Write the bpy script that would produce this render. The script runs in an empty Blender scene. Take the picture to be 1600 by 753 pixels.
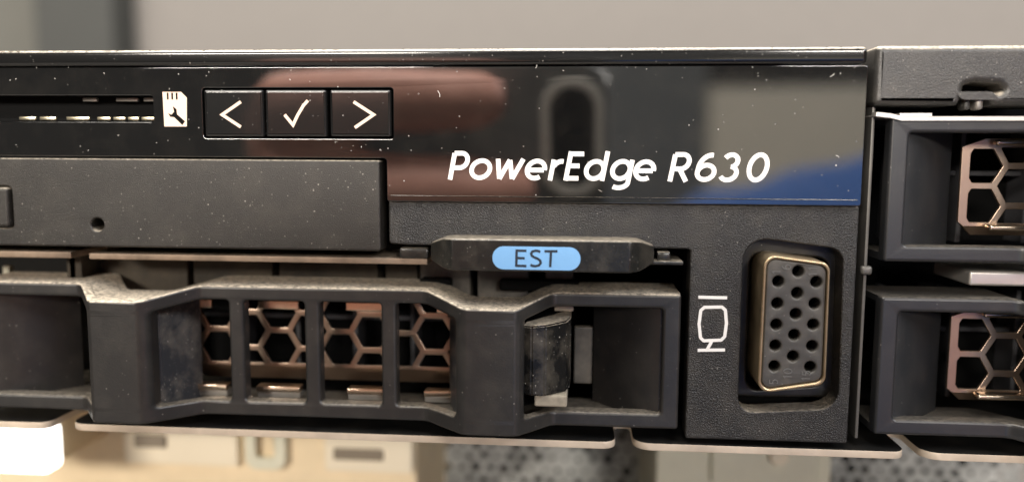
import bpy, bmesh, math, random
from mathutils import Vector, Matrix
random.seed(7)
rnd = random.uniform
MM = 0.001

# ------------------------------------------------------------------ camera
# World: X right, Y into the machine, Z up. Metres; helper coordinates in mm.
# The server's front face is the plane Y = 0; the lens is 87 mm in front of it.
F_PX, W_PX, H_PX, DIST = 1250.0, 1600.0, 753.0, 87.0
pitch, yaw, roll = math.radians(6.185), math.radians(-4.589), math.radians(0.327)
fwd = Vector((math.sin(yaw)*math.cos(pitch), math.cos(yaw)*math.cos(pitch), -math.sin(pitch)))
rt = fwd.cross(Vector((0, 0, 1))).normalized(); up = rt.cross(fwd)
c_, s_ = math.cos(roll), math.sin(roll)
rt, up = rt*c_ + up*s_, up*c_ - rt*s_
CAM = Matrix(((rt.x, up.x, -fwd.x, 0), (rt.y, up.y, -fwd.y, -DIST*MM), (rt.z, up.z, -fwd.z, 0), (0, 0, 0, 1)))
scene = bpy.context.scene
col = scene.collection
cd = bpy.data.cameras.new('camera'); cam = bpy.data.objects.new('camera', cd); col.objects.link(cam)
cam.matrix_world = CAM
cd.sensor_width = 36; cd.lens = 36*F_PX/W_PX; cd.clip_start = 0.0005; cd.clip_end = 20
cd.dof.use_dof = True; cd.dof.focus_distance = 0.0868; cd.dof.aperture_fstop = 10.5
scene.camera = cam

# ------------------------------------------------------------------ world and lamps (indoors, ceiling lamps plus added fill lamps)
world = bpy.data.worlds.new('World'); scene.world = world; world.use_nodes = True
bg = world.node_tree.nodes['Background']
bg.inputs[0].default_value = (1.0, 0.93, 0.85, 1); bg.inputs[1].default_value = 0.07
def lamp(name, loc, target, sx, sy, power, colour):
    l = bpy.data.lights.new(name, 'AREA'); l.shape = 'RECTANGLE'; l.size = sx; l.size_y = sy
    l.energy = power; l.color = colour
    o = bpy.data.objects.new(name, l); col.objects.link(o); o.location = loc
    o.rotation_euler = (Vector(target)-Vector(loc)).to_track_quat('-Z', 'Y').to_euler()
    return o
lamp('ceiling_or_fill_lamp', (-0.35, -0.55, 1.25), (-0.1, -0.1, 0), 1.2, 0.5, 22, (1.0, 0.94, 0.86))
lamp('ceiling_or_fill_lamp', (-0.12, 0.16, 1.25), (-0.05, -0.1, 0), 1.2, 0.3, 52, (1.0, 0.95, 0.88))
lamp('ceiling_or_fill_lamp', (-1.3, -3.4, 1.1), (0, 0, 0), 1.2, 0.5, 150, (1.0, 0.92, 0.82))
lamp('ceiling_or_fill_lamp', (1.35, -1.0, 1.1), (0, -0.2, 0), 1.0, 0.4, 26, (0.95, 0.96, 1.0))  # unseen fill lamp, added for highlights on the grip bars and bay frame
lamp('ceiling_or_fill_lamp', (1.5, -3.4, 1.0), (0, 0, 0), 1.2, 0.5, 120, (1.0, 0.95, 0.88))  # unseen fill lamp, added to brighten the modules at lower right
vs = scene.view_settings
vs.view_transform = 'Standard'; vs.look = 'None'; vs.exposure = -0.1; vs.gamma = 1; vs.use_curve_mapping = False
scene.render.engine = 'CYCLES'

# ------------------------------------------------------------------ pixel -> mm on a plane of known depth
def at(x, y, Y=0.0):
    d = rt*(x-W_PX/2) + up*(H_PX/2-y) + fwd*F_PX
    t = (DIST+Y)/d.y
    return (t*d.x, t*d.z)
def rect(x0, y0, x1, y1, Y=0.0):        # axis-aligned mm rectangle (xa, za, xb, zb) with za < zb
    xm, ym = (x0+x1)/2, (y0+y1)/2
    return (at(x0, ym, Y)[0], at(xm, y1, Y)[1], at(x1, ym, Y)[0], at(xm, y0, Y)[1])

# ------------------------------------------------------------------ materials
MATS = {}
def mat(name, base, rough, metal=0.0, spec=0.5, ior=1.5, bump=None, dust=0.0, speck=0.0, film=0.0, vary=0.0,
        dustcol=(0.70, 0.61, 0.48), emit=0.0, speckcol=(0.75, 0.70, 0.62), scratch=0.0):
    m = bpy.data.materials.new(name); m.use_nodes = True; MATS[name] = m
    nt = m.node_tree; N = nt.nodes; L = nt.links; b = N['Principled BSDF']
    b.inputs['Roughness'].default_value = rough; b.inputs['Metallic'].default_value = metal
    b.inputs['Specular IOR Level'].default_value = spec; b.inputs['IOR'].default_value = ior
    tc = N.new('ShaderNodeTexCoord'); O = tc.outputs['Object']
    def noise(scale, detail=3, rg=0.5):
        n = N.new('ShaderNodeTexNoise'); n.inputs['Scale'].default_value = scale
        n.inputs['Detail'].default_value = detail; n.inputs['Roughness'].default_value = rg
        L.new(O, n.inputs['Vector']); return n.outputs['Fac']
    def mrange(v, a, b_, c, d):
        n = N.new('ShaderNodeMapRange'); L.new(v, n.inputs[0])
        for i, q in enumerate((a, b_, c, d)): n.inputs[i+1].default_value = q
        return n.outputs[0]
    def math_(op, a, b_):
        n = N.new('ShaderNodeMath'); n.operation = op
        for i, q in enumerate((a, b_)):
            if isinstance(q, (int, float)): n.inputs[i].default_value = q
            else: L.new(q, n.inputs[i])
        return n.outputs[0]
    def mixc(fac, a, b_):
        n = N.new('ShaderNodeMix'); n.data_type = 'RGBA'; L.new(fac, n.inputs[0])
        for i, q in ((6, a), (7, b_)):
            if isinstance(q, tuple): n.inputs[i].default_value = (*q, 1)
            else: L.new(q, n.inputs[i])
        return n.outputs[2]
    c = base
    if vary:
        c = mixc(mrange(noise(180, 4, 0.6), 0.3, 0.7, 0, 1), tuple(k*(1-vary) for k in base), tuple(min(1, k*(1+vary)) for k in base))
    rsock = None
    facs = []
    if film:
        facs.append((mrange(noise(260, 5, 0.65), 0.45, 0.85, 0, film), dustcol))
    if dust:
        g = N.new('ShaderNodeNewGeometry'); sp = N.new('ShaderNodeSeparateXYZ'); L.new(g.outputs['Normal'], sp.inputs[0])
        u_ = mrange(sp.outputs['Z'], 0.35, 0.85, 0, 1)
        facs.append((math_('MULTIPLY', u_, mrange(noise(2100, 4, 0.75), 0.36, 0.58, 0.18*dust, dust)), dustcol))
    if speck:
        for sc, th, seed in ((2300, 0.10, 0.0), (1200, 0.05, 3.3), (3600, 0.16, 5.7)):
            v = N.new('ShaderNodeTexVoronoi'); v.inputs['Scale'].default_value = sc
            mp = N.new('ShaderNodeMapping'); mp.inputs['Location'].default_value = (seed*0.013, seed*0.007, seed*0.003)
            L.new(O, mp.inputs[0]); L.new(mp.outputs[0], v.inputs['Vector'])
            near = mrange(v.outputs['Distance'], th, th*2.2, 1, 0)
            sp2 = N.new('ShaderNodeSeparateColor'); L.new(v.outputs['Color'], sp2.inputs[0])
            pick = mrange(sp2.outputs[0], 1-speck, min(1.0, 1-speck+0.10), 0, 1)
            clump = mrange(noise(95+seed*20, 4, 0.7), 0.42, 0.66, 0.0, 1.0)
            grade = mrange(sp2.outputs[1], 0, 1, 0.12, 0.8)
            facs.append((math_('MULTIPLY', math_('MULTIPLY', near, pick), math_('MULTIPLY', clump, grade)), speckcol))
    tot = None
    for f_, dc in facs:
        c = mixc(f_, c, dc)
        tot = f_ if tot is None else math_('MAXIMUM', tot, f_)
    if isinstance(c, tuple): b.inputs['Base Color'].default_value = (*c, 1)
    else: L.new(c, b.inputs['Base Color'])
    if tot is not None:
        L.new(mrange(tot, 0, 1, rough, 0.85), b.inputs['Roughness'])
        if metal: L.new(mrange(tot, 0, 1, metal, 0), b.inputs['Metallic'])
    if bump:
        sc, dist = bump
        bn = N.new('ShaderNodeBump'); bn.inputs['Distance'].default_value = dist*MM; bn.inputs['Strength'].default_value = 1
        L.new(noise(sc, 3, 0.55), bn.inputs['Height']); L.new(bn.outputs[0], b.inputs['Normal'])
    if emit:
        b.inputs['Emission Color'].default_value = (*base, 1); b.inputs['Emission Strength'].default_value = emit
    return m
mat('gloss_black', (0.005, 0.005, 0.005), 0.04, spec=1.0, ior=1.85, speck=0.022, film=0.012)
mat('gloss_trim', (0.007, 0.007, 0.007), 0.11, spec=0.9, speck=0.10, dust=0.6)  # pale upward faces paint in the bright highlight along the trim's top edge
mat('button_black', (0.010, 0.010, 0.010), 0.10, spec=0.8, speck=0.04, bump=(900, 0.004))
mat('grain_black', (0.012, 0.0115, 0.0115), 0.34, spec=0.6, bump=(6000, 0.17), speck=0.06, film=0.05, dust=0.35)
mat('drive_black', (0.014, 0.0122, 0.0102), 0.42, spec=0.5, bump=(8000, 0.04), speck=0.12, film=0.03, dust=0.5)
mat('carrier_black', (0.019, 0.018, 0.0175), 0.38, spec=0.6, bump=(4200, 0.016), speck=0.03, film=0.03, dust=0.95)
mat('carrier_clean', (0.018, 0.019, 0.021), 0.36, spec=0.65, bump=(4200, 0.012), speck=0.02, film=0.02, dust=0.12)
mat('shelf_black', (0.014, 0.0135, 0.0135), 0.40, spec=0.5, bump=(3200, 0.010), speck=0.07, film=0.03, dust=0.16)
mat('frame_front', (0.019, 0.018, 0.0175), 0.38, spec=0.6, bump=(4200, 0.016), speck=0.03, film=0.03, dust=0.22)
mat('side_grey', (0.035, 0.037, 0.042), 0.4, spec=0.5, bump=(1500, 0.03), speck=0.3, film=0.25, dust=0.5)  # lighter grey paints in the lit inner walls; specks and film are dust
mat('strip_steel', (0.27, 0.20, 0.145), 0.5, metal=0.4, bump=(2500, 0.02), vary=0.5, film=0.15, dust=0.3)
mat('partition_steel', (0.13, 0.125, 0.115), 0.45, metal=0.5, film=0.1)
mat('wall_mid', (0.08, 0.078, 0.067), 0.7, vary=0.05)
mat('latch_black', (0.008, 0.008, 0.008), 0.18, spec=0.6, bump=(700, 0.015), speck=0.2, film=0.16, dust=0.9)
mat('tag_black', (0.013, 0.013, 0.012), 0.28, spec=0.5, bump=(2200, 0.022), speck=0.10, film=0.07, dust=0.35)
mat('frame_black', (0.030, 0.029, 0.027), 0.35, spec=0.7, bump=(5600, 0.05), speck=0.16, film=0.05, dust=0.8)
mat('mesh_metal', (0.47, 0.35, 0.265), 0.34, metal=1.0, film=0.10, dust=0.2)  # warm tint puts the reflected skin tone into the metal colour
mat('bright_steel', (0.74, 0.71, 0.66), 0.32, metal=0.65, film=0.08, speck=0.05)
mat('tab_steel', (0.86, 0.70, 0.54), 0.24, metal=1.0, film=0.08)
mat('dull_steel', (0.36, 0.34, 0.31), 0.45, metal=0.8, film=0.25, dust=0.5)
mat('lip_steel', (0.56, 0.47, 0.37), 0.5, metal=0.25, bump=(2500, 0.02), vary=0.2, film=0.15, dust=0.3)
mat('lip_black', (0.008, 0.008, 0.008), 0.55, spec=0.25, film=0.03)
mat('foot_dusty', (0.36, 0.32, 0.25), 0.7, bump=(2500, 0.05), vary=0.5, film=0.3)
mat('dusty_cage', (0.032, 0.025, 0.016), 0.8, bump=(1500, 0.12), vary=0.6, dust=0.5, dustcol=(0.16, 0.13, 0.09))
mat('pale_cage', (0.085, 0.078, 0.068), 0.5, metal=0.3, film=0.2, dust=0.4)
mat('inner_black', (0.004, 0.004, 0.004), 0.8, spec=0.1)
mat('inner_plastic', (0.010, 0.009, 0.008), 0.35, spec=0.4, speck=0.04, film=0.03)
mat('fin_grey', (0.06, 0.06, 0.065), 0.5)
mat('print_white', (0.85, 0.83, 0.80), 0.5)
mat('print_peach', (0.80, 0.60, 0.47), 0.5)
mat('print_grey', (0.12, 0.117, 0.11), 0.5)
mat('shell_brass', (0.50, 0.38, 0.23), 0.33, metal=0.9, film=0.2, dust=0.2)
mat('port_grey', (0.060, 0.056, 0.050), 0.42, bump=(1800, 0.010), speck=0.05, film=0.12)
mat('sticker_blue', (0.20, 0.44, 0.76), 0.6, bump=(1800, 0.012), vary=0.06)
mat('sticker_ink', (0.012, 0.02, 0.035), 0.6)
mat('gold', (0.80, 0.72, 0.52), 0.3, metal=1.0)
mat('cream', (0.76, 0.62, 0.41), 0.55, vary=0.06)
mat('cream_pale', (0.80, 0.71, 0.54), 0.55)
mat('pale_green', (0.66, 0.64, 0.50), 0.5, vary=0.06)
mat('brown_grey', (0.22, 0.18, 0.13), 0.6)
mat('grille_grey', (0.42, 0.42, 0.39), 0.5, vary=0.4)
mat('lamp_white', (1.0, 0.98, 0.93), 0.5, emit=4.0)
mat('wall_grey', (0.150, 0.137, 0.125), 0.7, vary=0.04)
mat('wall_dark', (0.030, 0.031, 0.028), 0.7, vary=0.10)
mat('floor_grey', (0.22, 0.21, 0.20), 0.6, vary=0.2)
mat('skin', (0.72, 0.37, 0.29), 0.5, vary=0.08)
mat('cloth_blue', (0.03, 0.10, 0.32), 0.8, vary=0.15)
mat('cloth_dark', (0.03, 0.03, 0.035), 0.85)
mat('hair', (0.03, 0.02, 0.015), 0.6)
mat('phone_grey', (0.16, 0.17, 0.17), 0.35)
mat('phone_ring', (0.85, 0.82, 0.76), 0.3)
mat('glass_black', (0.004, 0.004, 0.005), 0.05)
mat('cabinet_beige', (0.86, 0.80, 0.66), 0.6, vary=0.05)
mat('lint', (0.80, 0.76, 0.70), 0.8)

# ------------------------------------------------------------------ mesh helpers
def link(name, me, m, parent=None):
    o = bpy.data.objects.new(name, me); col.objects.link(o)
    if m: me.materials.clear(); me.materials.append(MATS[m])
    if parent is not None:
        o.parent = parent; o.matrix_parent_inverse = PINV[parent.name]
    PINV[o.name] = (Matrix.Identity(4))
    if parent is not None: PINV[o.name] = PINV[parent.name] @ Matrix.Identity(4) if False else Matrix.Identity(4)
    return o
PINV = {}
def thing(name, loc, label, cat, group=None):
    o = bpy.data.objects.new(name, None); col.objects.link(o)
    o.location = Vector(loc)*MM; o.empty_display_size = 0.005
    o['label'] = label; o['category'] = cat
    if group: o['group'] = group
    PINV[o.name] = Matrix.Translation(-Vector(loc)*MM)
    return o
def tag(o, label, cat, group=None):
    o['label'] = label; o['category'] = cat
    if group: o['group'] = group
    return o
def finish(bm, name, m, parent, smooth=35):
    bmesh.ops.remove_doubles(bm, verts=bm.verts, dist=0.0008)
    bmesh.ops.recalc_face_normals(bm, faces=bm.faces)
    bmesh.ops.scale(bm, verts=bm.verts, vec=(MM, MM, MM))
    me = bpy.data.meshes.new(name); bm.to_mesh(me); bm.free()
    if smooth:
        for p in me.polygons: p.use_smooth = True
        me.set_sharp_from_angle(angle=math.radians(smooth))
    o = link(name, me, m, parent)
    if smooth:
        w_ = o.modifiers.new('flat_faces', 'WEIGHTED_NORMAL'); w_.keep_sharp = True; w_.weight = 100; w_.mode = 'FACE_AREA'
    return o

def area2(pts):
    return sum(pts[i][0]*pts[(i+1) % len(pts)][1]-pts[(i+1) % len(pts)][0]*pts[i][1] for i in range(len(pts)))
def rp(pts, r, n=5):                     # polygon with rounded corners; r number or list
    out = []; k = len(pts)
    for i in range(k):
        p = Vector(pts[i]); a = Vector(pts[i-1])-p; b = Vector(pts[(i+1) % k])-p
        ri = r[i] if isinstance(r, (list, tuple)) else r
        if ri <= 0: out.append(tuple(p)); continue
        la, lb = a.length, b.length; a.normalize(); b.normalize()
        ang = a.angle(b); t = min(ri/math.tan(ang/2), la*0.49, lb*0.49); rr_ = t*math.tan(ang/2)
        s0 = p+a*t; s1 = p+b*t; cen = p+(a+b).normalized()*(rr_/math.sin(ang/2))
        v0, v1 = s0-cen, s1-cen
        a0 = math.atan2(v0.y, v0.x); da = math.atan2(v1.y, v1.x)-a0
        while da > math.pi: da -= 2*math.pi
        while da < -math.pi: da += 2*math.pi
        for j in range(n+1):
            q = a0+da*j/n; out.append((cen.x+rr_*math.cos(q), cen.y+rr_*math.sin(q)))
    return out
def rr(x0, z0, x1, z1, r=0.0, n=5):
    return rp([(x0, z0), (x1, z0), (x1, z1), (x0, z1)], r, n)
def circ(cx, cz, r, n=20, sx=1.0):
    return [(cx+r*sx*math.cos(2*math.pi*i/n), cz+r*math.sin(2*math.pi*i/n)) for i in range(n)]

def plate_bm(outers, holes, yf, th, bevel=0.0, res=2):
    """Filled outline(s) with holes in the X-Z plane, front at Y=yf, th thick, edges rounded by bevel."""
    cu = bpy.data.curves.new('tmp', 'CURVE'); cu.dimensions = '2D'; cu.fill_mode = 'BOTH'
    if outers and not isinstance(outers[0][0], (tuple, list)): outers = [outers]
    def add(pts, ccw):
        if (area2(pts) > 0) != ccw: pts = pts[::-1]
        s = cu.splines.new('POLY'); s.points.add(len(pts)-1); s.use_cyclic_u = True
        for q, p in zip(s.points, pts): q.co = (p[0], p[1], 0, 1)
    for o in outers: add(o, True)
    for h in holes: add(h, False)
    cu.extrude = max(th/2-bevel, 1e-4)
    if bevel: cu.bevel_depth = bevel; cu.bevel_resolution = res; cu.offset = -bevel
    ob = bpy.data.objects.new('tmp', cu); col.objects.link(ob)
    dg = bpy.context.evaluated_depsgraph_get(); dg.update()
    me = bpy.data.meshes.new_from_object(ob.evaluated_get(dg))
    bpy.data.objects.remove(ob); bpy.data.curves.remove(cu)
    bm = bmesh.new(); bm.from_mesh(me); bpy.data.meshes.remove(me)
    for v in bm.verts:
        x, y, z = v.co; v.co = (x, yf+th/2-z, y)
    bmesh.ops.remove_doubles(bm, verts=bm.verts, dist=0.0008)
    return bm
def plate(name, outers, holes, yf, th, m, parent=None, bevel=0.0, res=2, smooth=35):
    return finish(plate_bm(outers, holes, yf, th, bevel, res), name, m, parent, smooth)

def box_into(bm, x0, x1, y0, y1, z0, z1, bevel=0.0, seg=2):
    t = bmesh.new(); bmesh.ops.create_cube(t, size=1)
    for v in t.verts:
        v.co = (x0+(v.co.x+.5)*(x1-x0), y0+(v.co.y+.5)*(y1-y0), z0+(v.co.z+.5)*(z1-z0))
    if bevel: bmesh.ops.bevel(t, geom=t.edges[:], offset=bevel, segments=seg, affect='EDGES', profile=0.5)
    me = bpy.data.meshes.new('tmp'); t.to_mesh(me); t.free(); bm.from_mesh(me); bpy.data.meshes.remove(me)
def box(name, x0, x1, y0, y1, z0, z1, m, parent=None, bevel=0.0, seg=2):
    bm = bmesh.new(); box_into(bm, x0, x1, y0, y1, z0, z1, bevel, seg)
    return finish(bm, name, m, parent)
def join_bm(*bms):
    out = bmesh.new()
    for b in bms:
        me = bpy.data.meshes.new('tmp'); b.to_mesh(me); b.free(); out.from_mesh(me); bpy.data.meshes.remove(me)
    return out

def stroke_into(bm, pts, w, yf, th):
    """A flat pen stroke of width w along pts (X-Z), mitred joints, front at yf."""
    P = [Vector(p) for p in pts]; n = len(P); closed = (P[0]-P[-1]).length < 1e-6
    L_, R_ = [], []
    for i in range(n):
        if closed: a, b = P[(i-1) % (n-1)] if i else P[n-2], P[1] if i == n-1 else P[i+1]
        else: a, b = P[max(i-1, 0)], P[min(i+1, n-1)]
        d1 = (P[i]-a); d2 = (b-P[i])
        if d1.length < 1e-9: d1 = d2.copy()
        if d2.length < 1e-9: d2 = d1.copy()
        d1.normalize(); d2.normalize()
        n1 = Vector((-d1.y, d1.x)); n2 = Vector((-d2.y, d2.x)); mN = (n1+n2)
        if mN.length < 1e-3: mN = n1.copy()
        mN.normalize(); k = 1/max(0.45, mN.dot(n1))
        L_.append(P[i]+mN*(w/2*k)); R_.append(P[i]-mN*(w/2*k))
    vf = [(bm.verts.new((l.x, yf, l.y)), bm.verts.new((r.x, yf, r.y))) for l, r in zip(L_, R_)]
    vb = [(bm.verts.new((l.x, yf+th, l.y)), bm.verts.new((r.x, yf+th, r.y))) for l, r in zip(L_, R_)]
    for i in range(n-1):
        for q in ((vf[i][0], vf[i+1][0], vf[i+1][1], vf[i][1]), (vb[i][1], vb[i+1][1], vb[i+1][0], vb[i][0]),
                  (vf[i][0], vb[i][0], vb[i+1][0], vf[i+1][0]), (vf[i][1], vf[i+1][1], vb[i+1][1], vb[i][1])):
            bm.faces.new(q)
    if not closed:
        for i in (0, n-1): bm.faces.new((vf[i][0], vf[i][1], vb[i][1], vb[i][0]))
def strokes(name, polys, w, yf, th, m, parent):
    bm = bmesh.new()
    for k, p in enumerate(polys): stroke_into(bm, p, w, yf-0.0016*k, th)
    bmesh.ops.scale(bm, verts=bm.verts, vec=(MM,)*3)
    bmesh.ops.recalc_face_normals(bm, faces=bm.faces)
    me = bpy.data.meshes.new(name); bm.to_mesh(me); bm.free()
    return link(name, me, m, parent)
def arc(cx, cy, rx, ry, a0, a1, n=14):
    return [(cx+rx*math.cos(math.radians(a0+(a1-a0)*i/n)), cy+ry*math.sin(math.radians(a0+(a1-a0)*i/n))) for i in range(n+1)]

# ================================================================== SETTING
FLOOR = -1150.0
def structure(o): o['kind'] = 'structure'; return o
structure(box('floor', -2500, 2500, -3000, 1500, FLOOR-20, FLOOR, 'floor_grey'))
# out-of-focus wall and dark cabinet behind the machine
xe = at(212, 40, 420)[0]
structure(box('wall', xe, 900, 420, 450, FLOOR, 900, 'wall_grey'))
xd = at(60, 40, 400)[0]
o = tag(box('dark_cabinet', xd, xe-1, 395, 440, FLOOR, 900, 'wall_dark', bevel=3), 'dark grey cabinet side out of focus behind the server', 'cabinet')

structure(box('wall', xd-600, xd-2, 430, 450, FLOOR, 900, 'wall_mid'))
# ================================================================== THE SERVER
XL, XR = -85.0, 70.0           # how far the machine is built to each side
ZT, ZB = 11.15, -32.1
srv = thing('rack_server', (-10, 20, ZB), 'black rack server front with glossy panel, white lettering and video port', 'server')

# chassis floor: thin steel sheet with notched front lip
zl0, zl1 = at(700, 688, 0)[1]-0.35, at(700, 677, 0)[1]-0.25
notches = [(at(75, 662)[0], at(106, 662)[0]), (at(962, 690)[0], at(990, 690)[0]), (at(1417, 705)[0], at(1443, 705)[0])]
pts = [(XL, 0)]; rad = [0]
for a, b in notches:
    pts += [(a, 0), (a, 7), (b, 7), (b, 0)]; rad += [1.5, 0.8, 0.8, 2.0]
pts += [(XR, 0), (XR, 120), (XL, 120)]; rad += [0, 0, 0]
bm = plate_bm(rp(pts, rad), [], 0, 0.85, 0.10, 1)
for v in bm.verts:                               # stand the X-Z outline down into X-Y
    x, y, z = v.co; v.co = (x, z, zl0+y)
lip = finish(bm, 'floor_lip', 'lip_steel', srv)
lip.data.materials.append(MATS['lip_black'])
for p in lip.data.polygons:
    if abs(p.normal.z) > 0.9: p.material_index = 1  # top and underside near-black, cut edge keeps the steel colour

# cover and body behind the front
box('top_cover', XL, XR, 9, 120, 10.2, 10.9, 'dull_steel', srv)
box('inner_back', XL-40, XR+70, 46, 48, zl0+1.2, 10.1, 'inner_black', srv)

# glossy control panel -------------------------------------------------
gx1 = at(1349, 200)[0]; gz_bot = at(980, 318)[1]; gx_step = at(606, 290)[0]; gz_step = at(400, 246)[1]
z103 = at(1000, 104)[1]
slot = rect(-40, 150, 243, 191)
slot = (XL+3, slot[1], slot[2], slot[3])
bt = rect(320, 138, 616, 217)
outer = rp([(XL, gz_step), (gx_step, gz_step), (gx_step, gz_bot), (gx1, gz_bot), (gx1, z103), (XL, z103)],
           [0, 0.4, 0.25, 0.25, 0.3, 0])
panel = plate('glossy_panel', outer, [rr(*slot, 0.3), rr(*bt, 0.35)], -0.5, 3.0, 'gloss_black', srv, bevel=0.09, res=3)
# rounded glossy trim along the top
bm = bmesh.new(); box_into(bm, XL, at(1352, 90)[0], -0.9, 9.5, z103+0.10, ZT, 0.5, 5)
finish(bm, 'top_trim', 'gloss_trim', srv)
# memory card slot: cavity, contacts, ledge
box('slot_cavity', XL, slot[2]+0.8, 2.2, 14, slot[1]-0.6, slot[3]+0.6, 'inner_black', srv)
led = box('slot_ledge', XL, slot[2]-0.02, 0.6, 2.2, slot[1]+0.02, slot[1]+0.45, 'inner_black', srv, bevel=0.1)
for x0, x1 in ((62, 88), (104, 140), (152, 173), (177, 196), (200, 217), (221, 242), (30, 56)):
    a = at(x0, 186, 0.4)[0]; b = at(x1, 186, 0.4)[0]
    box('contact', a, min(b, slot[2]-0.1), 0.35, 0.75, slot[1]+0.22, slot[1]+0.62, 'gold', srv, bevel=0.08)
for x0, x1 in ((180, 214), (223, 241), (128, 150)):
    a = at(x0, 155, 1.0)[0]; b = at(x1, 155, 1.0)[0]
    box('contact', a, min(b, slot[2]-0.1), 1.1, 1.6, slot[3]-0.55, slot[3]-0.15, 'dull_steel', srv, bevel=0.08)

# three buttons with their signs
box('button_well', bt[0]-0.3, bt[2]+0.3, 1.2, 2.4, bt[1]-0.3, bt[3]+0.3, 'inner_black', srv)
by = -0.62
for k, (x0, x1) in enumerate(((323, 415), (418, 513), (518, 613))):
    a = rect(x0, 141, x1, 214)
    b = plate('button', rr(*a, 0.22), [], by, 1.8, 'button_black', srv, bevel=0.30, res=3)
    if k == 0:   poly = [[at(380, 160), at(351, 180), at(380, 199)]]; w = 0.34
    elif k == 2: poly = [[at(555, 160), at(586, 180), at(557, 200)]]; w = 0.34
    else: poly = [[at(448, 180), at(461, 196), at(468, 181), at(477, 166), at(484, 158)]]; w = 0.34
    strokes('sign', poly, w, by-0.03, 0.03, 'print_peach', b)

# memory card sign with a spanner in it
def pxz(l, Y): return [at(x, y, Y) for x, y in l]
card = pxz([(254, 144), (281, 144), (292, 154), (291, 190), (277, 177), (278, 170), (272, 165), (277, 173), (270, 177), (264, 172), (262, 177), (268, 184), (274, 185), (287, 198), (257, 198)], -0.5)
notc = [pxz([(x, 145.2), (x+3, 145.2), (x+3.4, 156), (x+.4, 156)], -0.5) for x in (260.5, 267.5, 274.5)]
card = pxz([(254, 144), (283, 144), (292, 153), (292, 198), (257, 198)], -0.5)
wrench = pxz([(270, 166), (276, 171), (277, 179), (289.5, 190), (285, 196), (272, 183.5), (266, 183), (262.5, 177), (268, 179.5), (272, 175)], -0.5)
plate('card_sign', card, notc+[wrench], -0.53, 0.03, 'print_peach', srv)

# "PowerEdge R630" as pen strokes: zoom-pixel grid of the lettering, cap height 135 units, slanted
def lettering():
    S = []; sh = 0.185; cap = 135.0; xh = 100.0; w = 21.5; h = 11.0
    def add(pts): S.append([(x+sh*y, y) for x, y in pts])
    # P
    add([(69, 0), (69, cap-h)]); add([(69, cap-h), (104, cap-h)]+arc(104, cap-h-34, 32, 34, 90, -90)+[(69, cap-h-68)])
    # o
    add(arc(206, xh/2, 43, xh/2-h+1, 0, 360, 30))
    # w
    add([(279, xh-1), (302, 6)]); add([(302, 6), (336, xh-6)]); add([(336, xh-6), (362, 6)]); add([(362, 6), (398, xh-1)])
    # e
    def e(x): add([(x-39, xh/2-2), (x+37, xh/2-2)]); add(arc(x, xh/2, 41, xh/2-h+1, -3, 305, 26))
    e(466)
    # r
    add([(541, 0), (541, xh-3)]); add(arc(580, xh-h-36, 36, 36, 160, 78, 8))
    # E
    add([(614, 0), (614, cap)]); add([(614, h), (672, h)]); add([(614, cap-h), (676, cap-h)]); add([(614, cap/2+1), (666, cap/2+1)])
    # d
    add(arc(741, xh/2, 40, xh/2-h+1, 0, 360, 30)); add([(783, 0), (783, cap+2)])
    # g
    add(arc(862, xh/2+1, 40, xh/2-h+1, 0, 360, 30)); add([(904, xh-2), (904, -6)]+arc(864, -6, 40, 25, 0, -130, 14))
    e(970)
    # R
    add([(1095, 0), (1095, cap-h)]); add([(1095, cap-h), (1132, cap-h)]+arc(1132, cap-h-33, 32, 33, 90, -90)+[(1095, cap-h-66)])
    add([(1128, cap-h-66), (1168, 0)])
    # 6
    add(arc(1249, 43, 38, 33, 0, 360, 28)); add([(1211, 46)]+arc(1262, 60, 50, 62, 180, 82, 14))
    # 3
    add(arc(1352, cap-h-29, 31, 29, 150, -75, 16)); add(arc(1352, h+29, 36, 31, 82, -152, 18))
    # 0
    add(arc(1480, cap/2, 39, cap/2-h+1, 0, 360, 34))
    x0 = at(680+57/2.963, 282.4, -0.5); x1 = at(680+1510/2.963, 283.2, -0.5)
    k = (x1[0]-x0[0])/(1510-57); z0 = (x0[1]+x1[1])/2
    out = [[(x0[0]+(x-57)*k, z0+y*k) for x, y in p] for p in S]
    return out, w*k
ps, w = lettering()
strokes('lettering', ps, w, -0.53, 0.03, 'print_white', srv)
# thin seam line low on the glossy panel
za = at(980, 309)[1]
box('seam', gx_step+0.4, gx1-0.4, -0.56, -0.45, za-0.05, za+0.05, 'gloss_trim', srv, bevel=0.03)

# grained port panel ----------------------------------------------------
px_r = at(1334, 500)[0]; px_l = at(1074, 560)[0]; pz_t = gz_bot-0.06; pz_b = at(1200, 689)[1]; pz_tag = at(850, 386)[1]
def vz(x, y, Y=0.0): return at(1140+x/2.594, 360+y/2.594, Y)
cut = rp([vz(34, 738), vz(440, 722), vz(462, 78), vz(58, 24)], [1.6, 2.2, 1.6, 2.4], 8)
collar = rp([vz(20, 682, 1.4), vz(130, 690, 1.4), vz(470, 690, 1.4), vz(470, 10, 1.4), vz(40, 0, 1.4)], 0.3)
outer = rp([(gx_step+0.05, pz_t), (px_r, pz_t), (px_r, pz_b), (px_l, pz_b), (px_l, pz_tag), (at(640, 385)[0], pz_tag), (gx_step+0.05, pz_tag+0.15)],
           [0.2, 0.25, 0.3, 0.3, 0.3, 0.3, 0.3])
port_panel = plate('port_panel', outer, [cut], 0.0, 3.0, 'grain_black', srv, bevel=0.22, res=3)
box('port_panel_back', px_l+0.3, px_r-0.3, 6.0, 8, pz_b+0.3, pz_t-0.3, 'inner_black', srv)

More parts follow.
